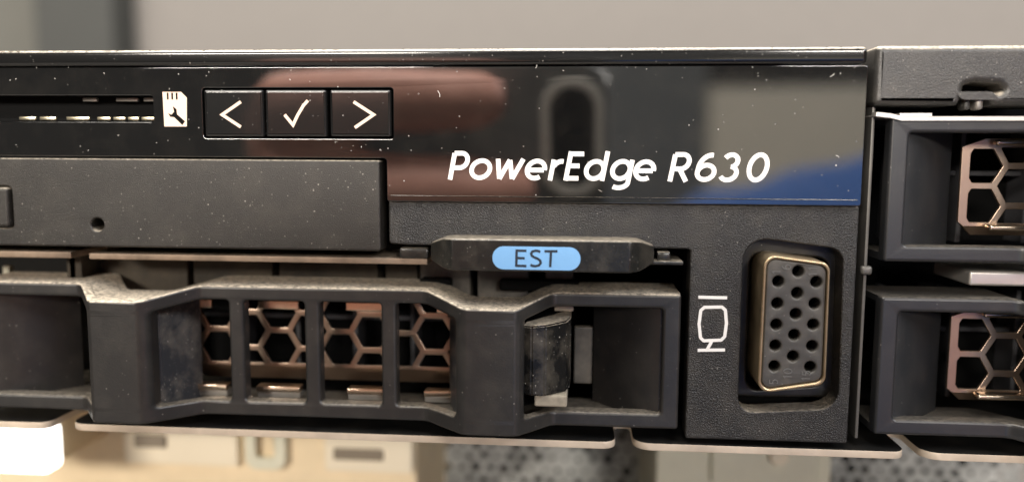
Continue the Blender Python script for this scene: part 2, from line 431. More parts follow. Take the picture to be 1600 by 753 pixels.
chole = rp([vz(95, 95, 1.4), vz(415, 120, 1.4), vz(395, 640, 1.4), vz(75, 660, 1.4)], 1.2)
plate('port_collar', collar, [chole], 2.6, 2.6, 'inner_plastic', srv, bevel=0.3, res=3)
# video port: brass D-shell with grey insert and fifteen holes
vp_y = -1.6
shell_o = rp([vz(140, 95, vp_y), vz(410, 132, vp_y), vz(390, 625, vp_y), vz(112, 662, vp_y)], [1.25, 1.1, 1.1, 1.25], 8)
shell_i = rp([vz(153, 110, vp_y), vz(399, 144, vp_y), vz(379, 612, vp_y), vz(127, 648, vp_y)], [0.95, 0.9, 0.9, 0.95], 8)
vport = plate('video_port', shell_o, [shell_i], vp_y, 7.6, 'shell_brass', srv, bevel=0.16, res=3)
ins = rp([vz(155, 112, vp_y), vz(397, 146, vp_y), vz(377, 610, vp_y), vz(129, 646, vp_y)], [0.95, 0.9, 0.9, 0.95], 8)
hl = [(200, 208), (196, 297), (192, 383), (188, 468), (184, 552), (281, 167), (277, 255), (271, 340), (265, 425), (260, 512), (355, 210), (348, 298), (342, 383), (338, 470), (330, 555)]
plate('socket_face', ins, [circ(*vz(x, y, vp_y), 0.60, 22) for x, y in hl], vp_y+0.25, 2.2, 'port_grey', vport, bevel=0.2, res=4)
plate('socket_back', ins, [], vp_y+2.6, 1.0, 'inner_black', vport)
def seg_digits(txt, cx, cy, hgt):            # tiny moulded numbers turned a quarter to the left
    S = []; x = 0.0
    for ch in txt:
        if ch == '1': S.append([(x+.15, .8), (x+.35, 1), (x+.35, 0)]); x += .7
        elif ch == '0': S.append(arc(x+.35, .5, .3, .5, 0, 360, 14)); x += .9
        elif ch == '5': S.append([(x+.6, 1), (x+.15, 1), (x+.12, .55)]+arc(x+.3, .3, .3, .3, 100, -140, 10)); x += .9
        elif ch == '6': S.append(arc(x+.35, .3, .28, .3, 0, 360, 14)); S.append(arc(x+.55, .35, .5, .65, 180, 100, 8)); x += .9
    out = []
    for s in S: out.append([(cx-(q-0.5)*hgt, cy+(p-x/2)*hgt) for p, q in s])
    return out
nums = []
for t, x, y in (('1', 192, 168), ('6', 232, 146), ('11', 340, 166), ('5', 180, 612), ('10', 238, 580), ('15', 312, 588)):
    nums += seg_digits(t, *vz(x, y, vp_y), 0.85)
strokes('moulded_numbers', nums, 0.10, vp_y+0.20, 0.08, 'print_grey', vport)

# monitor sign printed sideways
def mz(x, y): return at(1000+x/1.822, 340+y/1.822)
S = [rp([mz(173, 264), mz(183, 255), mz(233, 254), mz(243, 263), mz(246, 300), mz(241, 338), mz(231, 348), mz(181, 350), mz(172, 341), mz(168, 302)], 0.12)]
S[0].append(S[0][0])
S += [[mz(166, 226), mz(248, 228)], [mz(164, 377), mz(242, 376)], [mz(205, 350), mz(190, 377)]]
strokes('monitor_sign', S, 0.34, -0.025, 0.03, 'print_white', srv)

# cage between the optical drive and the drive carrier
zc1 = at(300, 398, 1)[1]; zc0 = at(300, 412, 1)[1]
box('cage_strip', at(140, 405, 1)[0], at(668, 405, 1)[0], 0.9, 16, zc0+0.35, zc1, 'strip_steel', srv, bevel=0.12)
box('cage_strip', XL, at(112, 405, 1)[0], 0.9, 16, zc0+0.4, zc1+0.1, 'strip_steel', srv, bevel=0.12)
for x0, x1, mname, Y in ((150, 293, 'dusty_cage', 8), (302, 425, 'dusty_cage', 8), (436, 590, 'dusty_cage', 8), (602, 652, 'dusty_cage', 8),
                         (656, 735, 'pale_cage', 8), (746, 826, 'pale_cage', 8), (852, 896, 'pale_cage', 8), (104, 128, 'dusty_cage', 4)):
    a = at(x0, 425, Y)[0]; b = at(x1, 425, Y)[0]
    box('cage_rib', a, b, Y, Y+6, -17.5, -11.0, mname, srv, bevel=0.2)
for x0, x1 in ((655, 704), (780, 905)):
    a = at(x0, 436, 6)[0]; b = at(x1, 436, 6)[0]
    box('cage_slot', a, b, 6, 7.9, at(700, 446, 9)[1], at(700, 430, 9)[1], 'inner_black', srv, bevel=0.3)  # black boxes standing in for the dark slot openings of the cage
box('indicator', at(4, 422, 10)[0], at(14, 422, 10)[0], 10, 11, at(9, 428, 10)[1], at(9, 416, 10)[1], 'pale_green', srv, bevel=0.1)
box('divider', at(118, 424, 5)[0], at(126, 424, 5)[0], 4, 12, -15.5, -11.2, 'dull_steel', srv)

# partition right of the port panel and black frame over the right-hand bays
xa, xb = at(1351, 300, 1)[0], at(1362, 300, 1)[0]
box('partition', xa+0.25, xb-0.1, 0.8, 40, -30.8, at(1360, 166)[1], 'partition_steel', srv, bevel=0.15)
rz0 = at(1480, 165)[1]
fx0 = at(1364, 120)[0]
nx0, nx1 = at(1500, 150)[0], at(1562, 150)[0]
outer = rp([(fx0, rz0), (at(1493, 160)[0], rz0), (at(1498, 155)[0], at(1498, 155)[1]), (at(1540, 155)[0], at(1540, 155)[1]), (at(1548, 163)[0], rz0), (XR, rz0), (XR, ZT+0.1), (fx0, ZT+0.1)],
           [0.4, 0.1, 0.1, 0.1, 0.1, 0, 0, 0.5])
hook = rp([at(1500, 146), at(1503, 134), at(1520, 130), at(1558, 133), at(1566, 142), at(1556, 146)], 0.3)
plate('bay_frame', outer, [hook], -0.7, 8, 'frame_black', srv, bevel=0.7, res=5)
box('bay_frame_back', fx0+0.4, XR, 3.0, 9, rz0+0.4, ZT-0.5, 'inner_black', srv)
box('retaining_hook', at(1524, 150)[0], at(1537, 150)[0], -0.2, 1.5, at(1530, 172)[1], at(1530, 143)[1], 'dull_steel', srv, bevel=0.35, seg=3)
box('retaining_hook', at(1508, 150)[0], at(1519, 150)[0], 0.1, 1.8, at(1512, 172)[1], at(1512, 154)[1], 'frame_black', srv, bevel=0.3, seg=3)
# bright sheet edge above the upper right carrier
bm = bmesh.new()
zz = at(1500, 184, -0.4)[1]
prev = None
path = [(at(1369, 179, -.4)[0], at(1369, 178.5, -.4)[1]), (at(1392, 181, -.4)[0], at(1392, 181, -.4)[1]), (at(1410, 186, -.4)[0], at(1410, 185.5, -.4)[1]), (XR, zz)]
stroke_into(bm, path, 0.42, -0.4, 20)
finish(bm, 'bay_sheet', 'bright_steel', srv)
bm = bmesh.new(); stroke_into(bm, [(at(1405, 178, .5)[0], at(1405, 179.5, .5)[1]), (at(1455, 178, .5)[0], at(1455, 179.5, .5)[1])], 0.3, 0.3, 3)
finish(bm, 'bay_sheet_tab', 'bright_steel', srv)
# metal between the two right-hand bays
a = at(1515, 430, 3); b = at(1600, 430, 3)
box('bay_divider', a[0], XR, 3, 12, at(1550, 447, 3)[1], at(1550, 424, 3)[1], 'bright_steel', srv, bevel=0.3, seg=3)
box('bay_rivet', at(1348, 424, -0.3)[0], at(1366, 424, -0.3)[0], 0.1, 0.9, at(1356, 430, 0)[1], at(1356, 416, 0)[1], 'partition_steel', srv, bevel=0.3, seg=3)

# ================================================================== OPTICAL DRIVE
oz1 = at(300, 249, -1)[1]; oz0 = at(560, 392, -1)[1]; ox1 = at(594, 320, -1)[0]
od = thing('optical_drive', (XL/2+ox1/2, 10, oz0), 'slim black optical drive with pinhole and eject button below the memory card slot', 'optical drive')
ph = at(152, 351, -1)
eb = rect(-60, 291, 19, 356, -1)
outer = rp([(XL, oz0), (ox1, oz0), (ox1, oz1), (XL, oz1)], [0, 0.35, 0.3, 0])
plate('faceplate', outer, [circ(ph[0], ph[1], 0.72, 24), rr(XL+5, eb[1], eb[2], eb[3], 0.5)], -1.0, 3.2, 'drive_black', od, bevel=0.22, res=3)
box('tray_body', XL, ox1-1.0, 3.0, 40, oz0+0.6, oz1-0.4, 'inner_black', od)
plate('eject_button', rr(XL+5.1, eb[1]+0.12, eb[2]-0.14, eb[3]-0.12, 0.4), [], -1.5, 2.5, 'drive_black', od, bevel=0.35, res=3)

# ================================================================== INFORMATION TAG
ty = -4.2
tl, tr_ = at(666, 400, ty)[0], at(1026, 400, ty)[0]
tz1, tz0 = at(850, 375, ty)[1], at(850, 425, ty)[1]
tg = thing('information_tag', ((tl+tr_)/2, -1, tz0), 'black pull-out tag with blue sticker reading EST', 'tag')
zm = (tz0+tz1)/2
def loft_x(name, secs, m, parent):       # secs: (x, y_front, y_back, z0, z1) rectangles joined along X
    bm = bmesh.new(); rings = []
    for x, yf, yb, z0, z1 in secs:
        rings.append([bm.verts.new((x, yf, z0)), bm.verts.new((x, yf, z1)), bm.verts.new((x, yb, z1)), bm.verts.new((x, yb, z0))])
    for a, b in zip(rings, rings[1:]):
        for i in range(4): bm.faces.new((a[i], a[(i+1) % 4], b[(i+1) % 4], b[i]))
    bm.faces.new(rings[0]); bm.faces.new(rings[-1][::-1])
    bmesh.ops.recalc_face_normals(bm, faces=bm.faces)
    bmesh.ops.bevel(bm, geom=bm.edges[:], offset=0.22, segments=3, affect='EDGES', profile=0.5)
    return finish(bm, name, m, parent, 40)
xs3, xs4 = at(705, 400, ty)[0], at(985, 400, ty)[0]
loft_x('tag_body', [(tl, -1.6, 0.6, tz0+0.75, tz1-0.75), (tl+1.6, -3.3, 0.6, tz0+0.1, tz1-0.1), (xs3, ty, 0.6, tz0, tz1), (xs4, ty, 0.6, tz0, tz1),
                    (tr_-1.6, -3.3, 0.6, tz0+0.1, tz1-0.1), (tr_, -1.6, 0.6, tz0+0.75, tz1-0.75)], 'tag_black', tg)
box('slide', at(1000, 405, -1)[0], at(1068, 405, -1)[0], -1.0, 8, at(1040, 414, -1)[1], at(1040, 408, -1)[1], 'tag_black', tg, bevel=0.12)
box('slide_stop', at(1026, 400, 0)[0], at(1047, 400, 0)[0], -0.4, 6, at(1040, 407, 0)[1], at(1040, 393, 0)[1], 'tag_black', tg, bevel=0.2)
box('slide_stop', at(622, 395, 0)[0], at(668, 395, 0)[0], 0.4, 6, at(640, 405, 0)[1], at(640, 388, 0)[1], 'tag_black', tg, bevel=0.3)
a = rect(769.5, 385.5, 907, 421.5, ty)
st = plate('sticker', rr(*a, (a[3]-a[1])*0.5, 10), [], ty-0.05, 0.05, 'sticker_blue', tg)
def ez(x, y): return at(560+x/2.963, 280+y/2.963, ty)
S = [[ez(733, 324), ez(731, 405)], [ez(733, 330), ez(778, 331)], [ez(732, 364), ez(770, 365)], [ez(731, 400), ez(778, 401)]]
S += [[ez(842, 337), ez(834, 332), ez(820, 330), ez(806, 334), ez(800, 343), ez(803, 353), ez(815, 361), ez(830, 367), ez(842, 376), ez(844, 388), ez(836, 398), ez(820, 402), ez(806, 400), ez(797, 395)]]
S += [[ez(862, 333), ez(922, 333)], [ez(892, 333), ez(888, 406)]]
strokes('lettering', S, 0.25, ty-0.075, 0.02, 'sticker_ink', st)

# ================================================================== DRIVE CARRIERS
CU, CV = -29.7, -30.2           # centre line and bottom of the middle carrier
HW, CH = 41.25, 15.15
def prof(u):
    a = abs(u)
    pts = [(0, 0), (12.6, 0), (13.4, -0.30), (17.6, -4.25), (18.4, -4.55), (23.3, -4.55), (23.9, -4.2), (27.0, -0.35), (27.8, 0), (60, 0)]
    for (x0, y0), (x1, y1) in zip(pts, pts[1:]):
        if x0 <= a <= x1: return y0+(y1-y0)*(a-x0)/(x1-x0)
    return 0
def bend(bm, top_drop=True):
    xs = [12.6, 13.0, 13.4, 15, 16.5, 17.6, 18.0, 18.4, 23.3, 23.6, 23.9, 25.4, 27.0, 27.4, 27.8]
    for x in xs:
        for sgn in (1, -1):
            bmesh.ops.bisect_plane(bm, geom=bm.verts[:]+bm.edges[:]+bm.faces[:], plane_co=(x*sgn, 0, 0), plane_no=(1, 0, 0), dist=1e-4)
    for v in bm.verts:
        x, y, z = v.co; p = prof(x)
        if top_drop and z > CH*0.5: z += p*0.26*(z/CH)
        elif top_drop: z += -p*0.03
        v.co = (x, y+p, z)
def honeycomb_bm(hx0, hx1, hz0, hz1, uc, vc, zlo, zhi, Yh):
    hs, bar = 2.52, 0.70; holes = []
    ri = hs-bar/math.sqrt(3)
    def clip(poly, ax, lim, sgn):
        out = []
        for i, p in enumerate(poly):
            q = poly[(i+1) % len(poly)]; a_, b_ = sgn*(p[ax]-lim), sgn*(q[ax]-lim)
            if a_ >= 0: out.append(p)
            if (a_ > 0) != (b_ > 0) and abs(a_-b_) > 1e-9:
                t = a_/(a_-b_); out.append((p[0]+(q[0]-p[0])*t, p[1]+(q[1]-p[1])*t))
        res_ = []
        for p in out:
            if not res_ or abs(p[0]-res_[-1][0])+abs(p[1]-res_[-1][1]) > 0.03: res_.append(p)
        if len(res_) > 1 and abs(res_[0][0]-res_[-1][0])+abs(res_[0][1]-res_[-1][1]) < 0.03: res_.pop()
        return res_
    for i in range(-28, 29):
        for j in range(-5, 6):
            cx = uc+i*1.5*hs; cz = vc+(j+(0.5 if i % 2 else 0))*math.sqrt(3)*hs
            h = [(cx+ri*math.cos(math.radians(60*k)), cz+ri*math.sin(math.radians(60*k))) for k in range(6)]
            for ax, lim, sgn in ((0, hx0+0.95, 1), (0, hx1-0.8, -1), (1, zlo, 1), (1, zhi, -1)):
                if h: h = clip(h, ax, lim, sgn)
            if len(h) < 3 or abs(area2(h)) < 1.6: continue
            if h[0][0] < hx0+2.6 and max(q[1] for q in h) > hz1-1.0: h = [(max(q[0], hx0+1.2), q[1]) for q in h]
            holes.append(rp(h, 0.12, 2))
    outer = rp([(hx0+1.8, hz0), (hx1, hz0), (hx1, hz1), (hx0+2.4, hz1), (hx0, hz1-0.9), (hx0, hz0+1.5)], 0.15)
    bm = plate_bm(outer, holes, Yh, 0.4, 0.06, 1)
    zf = zlo-0.35                                  # sheet tilted back below the cells, shaped to darken this band
    bmesh.ops.bisect_plane(bm, geom=bm.verts[:]+bm.edges[:]+bm.faces[:], plane_co=(0, 0, zf), plane_no=(0, 0, 1), dist=1e-4)
    for v in bm.verts:
        if v.co.z < zf: v.co.y += (zf-v.co.z)*0.75
    return bm
def make_carrier(label):
    root = thing('drive_carrier', (CU, 5, CV), label, 'drive carrier', 'drive carriers in the front bays')
    T = Vector((CU, 0, CV))
    def put(bm, name, m, parent=root, smooth=35):
        bmesh.ops.translate(bm, verts=bm.verts, vec=T); return finish(bm, name, m, parent, smooth)
    # front frame: one bent plate with windows and end openings
    v0, v1 = 1.75, 13.5
    holes = []
    for a, b in ((-17.0, -9.72), (-7.98, -0.88), (0.88, 7.98), (9.72, 17.0)): holes.append(rr(a, v0, b, v1, 0.45))
    holes.append(rr(24.3, 1.75, 39.3, 13.55, 0.35)); holes.append(rr(-39.3, 1.75, -24.3, 13.55, 0.35))
    bm = plate_bm(rr(-HW, 0, HW, CH, 0.35), holes, 0, 1.9, 0.36, 4)
    bend(bm)
    frame = put(bm, 'frame', 'frame_front')
    frame.data.materials.append(MATS['carrier_black'])
    for p in frame.data.polygons:
        if p.normal.z > 0.3 and p.center.z/MM-CV > CH-1.9: p.material_index = 1
    # shelves that carry the frame back into the bay; their tops hold the dust
    bm = plate_bm([(-HW+.02, CH-0.75), (HW-.02, CH-0.75), (HW-.02, CH-0.06), (-HW+.02, CH-0.06)], [], 0.9, 7.0, 0.0)
    bend(bm); put(bm, 'top_shelf', 'carrier_black')
    bm = plate_bm([(-HW+.02, 0.06), (HW-.02, 0.06), (HW-.02, 0.85), (-HW+.02, 0.85)], [], 0.9, 7.0, 0.0)
    bend(bm); put(bm, 'bottom_shelf', 'shelf_black')
    # inner side walls beside the two grip bars
    for sgn in (-1, 1):
        bm = bmesh.new()
        q = [(17.0*sgn, -1.6), (15.1*sgn, 4.2), (15.9*sgn, 4.2), (18.4*sgn, -2.2)]
        lo = [bm.verts.new((x, y, 0.5)) for x, y in q]; hi = [bm.verts.new((x, y, CH-1.9)) for x, y in q]
        for i in range(4): bm.faces.new((lo[i], lo[(i+1) % 4], hi[(i+1) % 4], hi[i]))
        bm.faces.new(lo); bm.faces.new(hi)
        put(bm, 'side_wall', 'side_grey')
        # hollow scoop at each end
        bm = bmesh.new(); prev = None; n = 14
        for i in range(n+1):
            t = i/n; x = 39.55-7.6*t; y = 0.7+6.2*(1-math.cos(t*math.pi*0.5))**0.8
            cur = [bm.verts.new((x*sgn, y, 0.4)), bm.verts.new((x*sgn, y, CH-0.7))]
            if prev: bm.faces.new((prev[0], cur[0], cur[1], prev[1]))
            prev = cur
        r_ = bmesh.ops.extrude_face_region(bm, geom=bm.faces[:])
        bmesh.ops.translate(bm, verts=[g for g in r_['geom'] if isinstance(g, bmesh.types.BMVert)], vec=(0.45*sgn, 0.5, 0))
        put(bm, 'end_scoop', 'carrier_black', smooth=60)
    # honeycomb sheet
    Yh = 5.2
    uc, vc = at(342, 541, Yh)[0]-CU, at(342, 541, Yh)[1]-CV
    hs = 2.5
    put(honeycomb_bm(-17.5, 21.5, 2.6, 13.0, uc, vc, vc-2.165+0.31, 12.7, Yh), 'honeycomb', 'mesh_metal')
    # sheet folded forward below, bright spring tabs
    for x0, x1 in ((300, 354), (400, 468), (542, 606), (662, 722)):
        a, b = at(x0, 611, 3.4)[0]-CU, at(x1, 611, 3.4)[0]-CU
        zt, zb_ = at(440, 604, 3.4)[1]-CV, at(440, 613, 3.4)[1]-CV
        bm = bmesh.new(); box_into(bm, a, b, 3.4, 5.0, zb_, zt, 0.12, 2); put(bm, 'spring_tab', 'tab_steel')
        bm = bmesh.new(); box_into(bm, a+0.05, b-0.05, 3.7, 5.0, zb_-0.75, zb_-0.02, 0.1, 2); put(bm, 'spring_tab', 'dull_steel')
    for x0, x1 in ((403, 466), (540, 604), (300, 330), (682, 702)):
        a, b = at(x0, 478, 4.2)[0]-CU, at(x1, 478, 4.2)[0]-CU
        zt, zb_ = at(440, 474, 4.2)[1]-CV, at(440, 483, 4.2)[1]-CV
        bm = bmesh.new(); box_into(bm, a, b, 4.2, 5.1, zb_, zt+0.3, 0.12, 2); put(bm, 'spring_tab', 'tab_steel')
    a = -31.4+1.9
    bm = bmesh.new(); box_into(bm, a+0.6, a+9, 3.6, 5.0, 3.1, 3.75, 0.25, 3); put(bm, 'spring_tab', 'tab_steel')
    bm = bmesh.new(); box_into(bm, a+0.9, a+9, 4.0, 5.1, 12.35, 12.95, 0.25, 3); put(bm, 'spring_tab', 'tab_steel')
    # dark drive body with faint fins behind the honeycomb
    bm = bmesh.new(); box_into(bm, -31, 30, 16, 30, 0.8, CH-0.8); put(bm, 'drive_body', 'inner_black')
    for k in range(13):
        x = uc+k*3*hs-3*3*hs
        if x > 20: break
        bm = bmesh.new(); box_into(bm, x-0.25, x+0.25, 12, 16.1, 1, CH-1); put(bm, 'fin', 'fin_grey')
    bm = bmesh.new(); box_into(bm, -31, 20, 13, 16.1, vc+2.1, vc+2.6); put(bm, 'fin', 'fin_grey')
    # release latch in the right-hand opening
    a = lambda x, y, Y: (at(x, y, Y)[0]-CU, at(x, y, Y)[1]-CV)
    bm = bmesh.new()
    prof_l = [(24.2, 0.5), (24.0, -1.9), (25.1, -2.7), (26.6, -2.6), (28.9, -0.6), (29.3, 1.0), (29.3, 5)]
    zt0 = a(850, 512, -2.2)[1]; zb0 = a(850, 617, -2.2)[1]
    lo = [bm.verts.new((x, y, zb0)) for x, y in prof_l]; hi = [bm.verts.new((x, y, zt0+0.12*i)) for i, (x, y) in enumerate(prof_l)]
    n = len(prof_l)
    for i in range(n): bm.faces.new((lo[i], lo[(i+1) % n], hi[(i+1) % n], hi[i]))
    bm.faces.new(lo); bm.faces.new(hi)
    bmesh.ops.recalc_face_normals(bm, faces=bm.faces)
    bmesh.ops.bevel(bm, geom=bm.edges[:], offset=0.18, segments=2, affect='EDGES')
    latch = put(bm, 'release_latch', 'latch_black')
    bm = bmesh.new(); box_into(bm, 25.4, 29.0, -2.0, 4, zb0-1.4, zb0-0.05, 0.25, 3); put(bm, 'latch_foot', 'foot_dusty', latch)
    q = rect(897, 512, 926, 600, 7)
    bm = bmesh.new(); box_into(bm, q[0]-CU, q[2]-CU, 7.3, 8.5, q[1]-CV, q[3]-CV, 0.15); put(bm, 'catch_plate', 'pale_cage')
    q = rect(866, 474, 896, 486, 4)
    bm = bmesh.new(); box_into(bm, q[0]-CU, q[2]-CU, 4, 5, q[1]-CV, q[3]-CV, 0.1); put(bm, 'catch_plate', 'lip_steel')
    return root
carrier = make_carrier('dusty drive carrier with four windows below the optical drive')
def copy_tree(o, parent=None):
    c = o.copy(); col.objects.link(c)
    if parent is not None:
        c.parent = parent; c.matrix_parent_inverse = o.matrix_parent_inverse.copy()
    for ch in list(o.children): copy_tree(ch, c)
    return c
dX = 32.55-(CU-HW)
dzu = 4.06-(CV+CH)
hu = at(1590, 291, 5.2)
bm = honeycomb_bm(-31.6, 21.5, 2.4, 13.1, hu[0]-dX-CU, hu[1]-dzu-CV, hu[1]-dzu-CV-4.1, hu[1]-dzu-CV+4.2, 5.2)
bmesh.ops.translate(bm, verts=bm.verts, vec=(CU, 0, CV)); bmesh.ops.scale(bm, verts=bm.verts, vec=(MM,)*3)
bmesh.ops.recalc_face_normals(bm, faces=bm.faces)
side_comb = bpy.data.meshes.new('honeycomb'); bm.to_mesh(side_comb); bm.free(); side_comb.materials.append(MATS['mesh_metal'])
for dz, label in ((dzu, 'drive carrier in the upper bay, under the grained frame with the hook'),
                  (-14.85-(CV+CH), 'drive carrier in the lower bay right of the video port, standing on the steel lip')):
    c = copy_tree(carrier); c.location = carrier.location+Vector((dX*MM, 0, dz*MM)); c['label'] = label
    for ch in c.children:
        if ch.name.startswith('honeycomb'): ch.data = side_comb
        if ch.name.split('.')[0] in ('frame', 'top_shelf', 'bottom_shelf', 'end_scoop'):
            for sl in ch.material_slots: sl.link = 'OBJECT'; sl.material = MATS['carrier_clean']

# ================================================================== EQUIPMENT BELOW, OUT OF FOCUS
YB = 36.0
zt_b = at(800, 655, YB)[1]+14
def zpx(y, Y=YB, x=700): return at(x, y, Y)[1]
def xpx(x, Y=YB, y=715): return at(x, y, Y)[0]
lz0 = -68.0
cm = thing('cream_module', ((xpx(-100)+xpx(655))/2, YB+20, lz0), 'cream plastic module with brown slots under the left of the server', 'module')
box('housing', xpx(-150), xpx(652), YB, YB+40, lz0, zt_b, 'cream', cm, bevel=1)
for x0, x1, y0, y1 in ((190, 372, 676, 728), (505, 645, 672, 740)):
    q = rect(x0, y0, x1, y1, YB-1.5)
    box('raised_cover', q[0], q[2], YB-1.5, YB+1, q[1], q[3], 'cream_pale', cm, bevel=0.8)
for x0, x1, y0, y1 in ((208, 258, 680, 700), (520, 598, 702, 720)):
    q = rect(x0, y0, x1, y1, YB-2)
    box('slot', q[0], q[2], YB-2, YB, q[1], q[3], 'brown_grey', cm, bevel=0.3)
q = rect(384, 660, 448, 732, YB-1)
plate('latch_ring', rr(*q, 2), [rr(q[0]+1.5, q[1]+1.8, q[2]-1.5, q[3]+3, 1)], YB-1.6, 2, 'pale_green', cm, bevel=0.3)
q = rect(-60, 664, 77, 738, 20)
pl = thing('indicator_lamp', ((q[0]+q[2])/2, 21, q[1]), 'glowing white rounded lamp beside the cream module', 'lamp')
plate('lens', rr(*q, 1.2, 6), [], 20, 3, 'lamp_white', pl, bevel=0.4)
box('lamp_base', q[0]+1, q[2]-1, 23, YB+1, q[1]+0.5, q[3]-0.5, 'cream', pl)

def grille(x0, x1, label):
    g = thing('grille', ((xpx(x0)+xpx(x1))/2, YB+12, lz0), label, 'grille', 'perforated grilles below the server')
    a, b = xpx(x0)-4, xpx(x1)+4
    if x0 < 1000: b = xpx(x1)+6
    holes = []; z = lz0+2; row = 0
    while z < zt_b-1.5:
        x = a+1.6+(1.35 if row % 2 else 0)
        while x < b-1.4:
            holes.append(circ(x+rnd(-.25, .25), z+rnd(-.25, .25), rnd(0.35, 1.12), 8)); x += 2.7
        z += 2.35; row += 1
    plate('perforated_sheet', [(a, lz0), (b, lz0), (b, zt_b), (a, zt_b)], holes, YB+28, 0.6, 'grille_grey', g)
    box('backing', a, b, YB+36, YB+40, lz0, zt_b+8, 'inner_black', g)
grille(655, 1022, 'grey perforated grille between the cream module and the pale green module')
pg = thing('pale_module', ((xpx(1024)+xpx(1302))/2, YB+20, lz0), 'pale green-grey plastic module between two grilles under the video port', 'module')
box('housing', xpx(1024), xpx(1302), YB, YB+40, lz0, zt_b, 'pale_green', pg, bevel=1)
q = rect(1110, 690, 1280, 760, YB-1)
box('raised_cover', q[0], q[2], YB-1.2, YB+1, q[1], q[3], 'pale_green', pg, bevel=1)
q = rect(1190, 700, 1245, 728, YB-2)
plate('button', circ((q[0]+q[2])/2, (q[1]+q[3])/2, (q[3]-q[1])*0.5, 24), [], YB-2.2, 2, 'cream_pale', pg, bevel=0.4)
grille(1304, 1720, 'grey perforated grille right of the pale green module')
sh = tag(box('equipment_cabinet', xpx(-150)-4, xpx(1720)+4, YB-4, 390, FLOOR, lz0, 'wall_dark', bevel=2), 'dark equipment cabinet carrying the modules under the server', 'cabinet')

# ================================================================== WHAT THE GLOSSY PANEL REFLECTS
# the phone that takes the picture, just behind the lens (coordinates in the lens's own frame, mm)
LENS = CAM.copy()
def lens_frame(o):
    o.matrix_world = LENS; return o
def lens_plate(name, outer, holes, zf, th, m, parent, bevel):
    bm = plate_bm(outer, holes, 0, th, bevel, 3)
    for v in bm.verts:
        x, y, z = v.co; v.co = (x, z, zf+y)       # y: 0 front (towards server) .. th
    return finish(bm, name, m, parent)
phn = bpy.data.objects.new('smartphone', None); col.objects.link(phn); phn.matrix_world = LENS
tag(phn, 'grey smartphone with a camera bump mirrored in the glossy panel', 'phone'); PINV[phn.name] = Matrix.Identity(4)
lens_plate('back', rr(-55, -115, 6.5, 21, 8, 8), [], 3.0, 7.6, 'phone_grey', phn, 1.2)
lens_plate('camera_bump', rr(-8.0, -9.5, 5.5, 16.0, 6.5, 10), [rr(-6.2, -7.7, 3.7, 14.2, 4.9, 10)], 2.2, 1.6, 'phone_ring', phn, 0.3)
lens_plate('camera_glass', rr(-6.2, -7.7, 3.7, 14.2, 4.9, 10), [], 2.6, 0.8, 'glass_black', phn, 0.1)

# the person holding it (lens frame): tapered limbs fused into one skin
def capsule_into(bm, p, q, r0, r1, n=14):
    p, q = Vector(p), Vector(q); d = q-p; Lh = max(d.length, 1e-3); R3 = d.to_track_quat('Z', 'Y').to_matrix()
    prof_ = [(-r0*math.cos(math.radians(t)), r0*math.sin(math.radians(t))) for t in (0, 25, 50, 75, 90)]
    prof_ += [(Lh+r1*math.sin(math.radians(t)), r1*math.cos(math.radians(t))) for t in (0, 20, 45, 70, 90)]
    rings = []
    for z, r in prof_:
        if r < 1e-4: rings.append([bm.verts.new(p+R3 @ Vector((0, 0, z)))]); continue
        rings.append([bm.verts.new(p+R3 @ Vector((r*math.cos(2*math.pi*i/n), r*math.sin(2*math.pi*i/n), z))) for i in range(n)])
    for A, B in zip(rings, rings[1:]):
        for i in range(n):
            j = (i+1) % n
            if len(A) == 1: bm.faces.new((A[0], B[j], B[i]))
            elif len(B) == 1: bm.faces.new((A[i], A[j], B[0]))
            else: bm.faces.new((A[i], A[j], B[j], B[i]))
def flesh(name, caps, m, parent, voxel):
    bm = bmesh.new()
    for c in caps: capsule_into(bm, *c)
    bmesh.ops.recalc_face_normals(bm, faces=bm.faces)
    bmesh.ops.scale(bm, verts=bm.verts, vec=(MM,)*3)
    me = bpy.data.meshes.new(name); bm.to_mesh(me); bm.free()
    o = link(name, me, m, parent)
    r = o.modifiers.new('fuse', 'REMESH'); r.mode = 'VOXEL'; r.voxel_size = voxel*MM; r.use_smooth_shade = True
    s = o.modifiers.new('soften', 'SMOOTH'); s.factor = 0.5; s.iterations = 3
    return o
per = bpy.data.objects.new('person', None); col.objects.link(per); per.matrix_world = LENS
tag(per, 'person in a blue shirt holding the phone, mirrored in the glossy panel', 'person'); PINV[per.name] = Matrix.Identity(4)
FT = -1128.0; TZ = 400.0; CX = 255.0; SY = -131.0       # feet, distance from the lens, body axis, shoulder height
body = []
for k, (y, tipx) in enumerate(((11.5, -20), (-8.0, -14), (-27.5, -16), (-46, -23))):      # four fingers round the edge of the phone
    body += [((-72, y*0.9-3, 20), (-64, y, -1), 9.0, 8.2), ((-64, y, -1), (-42, y+1, -7.5), 8.2, 7.6), ((-42, y+1, -7.5), (tipx, y+0.5, -5.2), 7.7, 6.6)]
body += [((-74, 4, 24), (-78, -38, 34), 13, 14), ((-70, -6, 30), (-74, -44, 40), 13, 15), ((-66, -38, 34), (-76, -60, 44), 15, 17)]
body += [((-68, -30, 34), (-50, -6, 26), 12, 9.5), ((-50, -6, 26), (-30, 12, 20), 9.0, 7.5)]                # thumb on the screen side
body += [((-76, -55, 44), (-84, -105, 70), 23, 26), ((-84, -105, 70), (-60, -320, 245), 27, 42), ((-60, -320, 245), (CX-175, SY, TZ), 44, 52)]
body += [((CX+175, SY, TZ), (CX+225, SY-270, TZ+20), 52, 44), ((CX+225, SY-270, TZ+20), (CX+190, SY-480, TZ-60), 40, 27)]
for k in range(4): body.append(((CX+186-k*2, SY-500, TZ-75+k*16), (CX+184, SY-580+abs(k-1)*7, TZ-70+k*15), 10, 7.5))
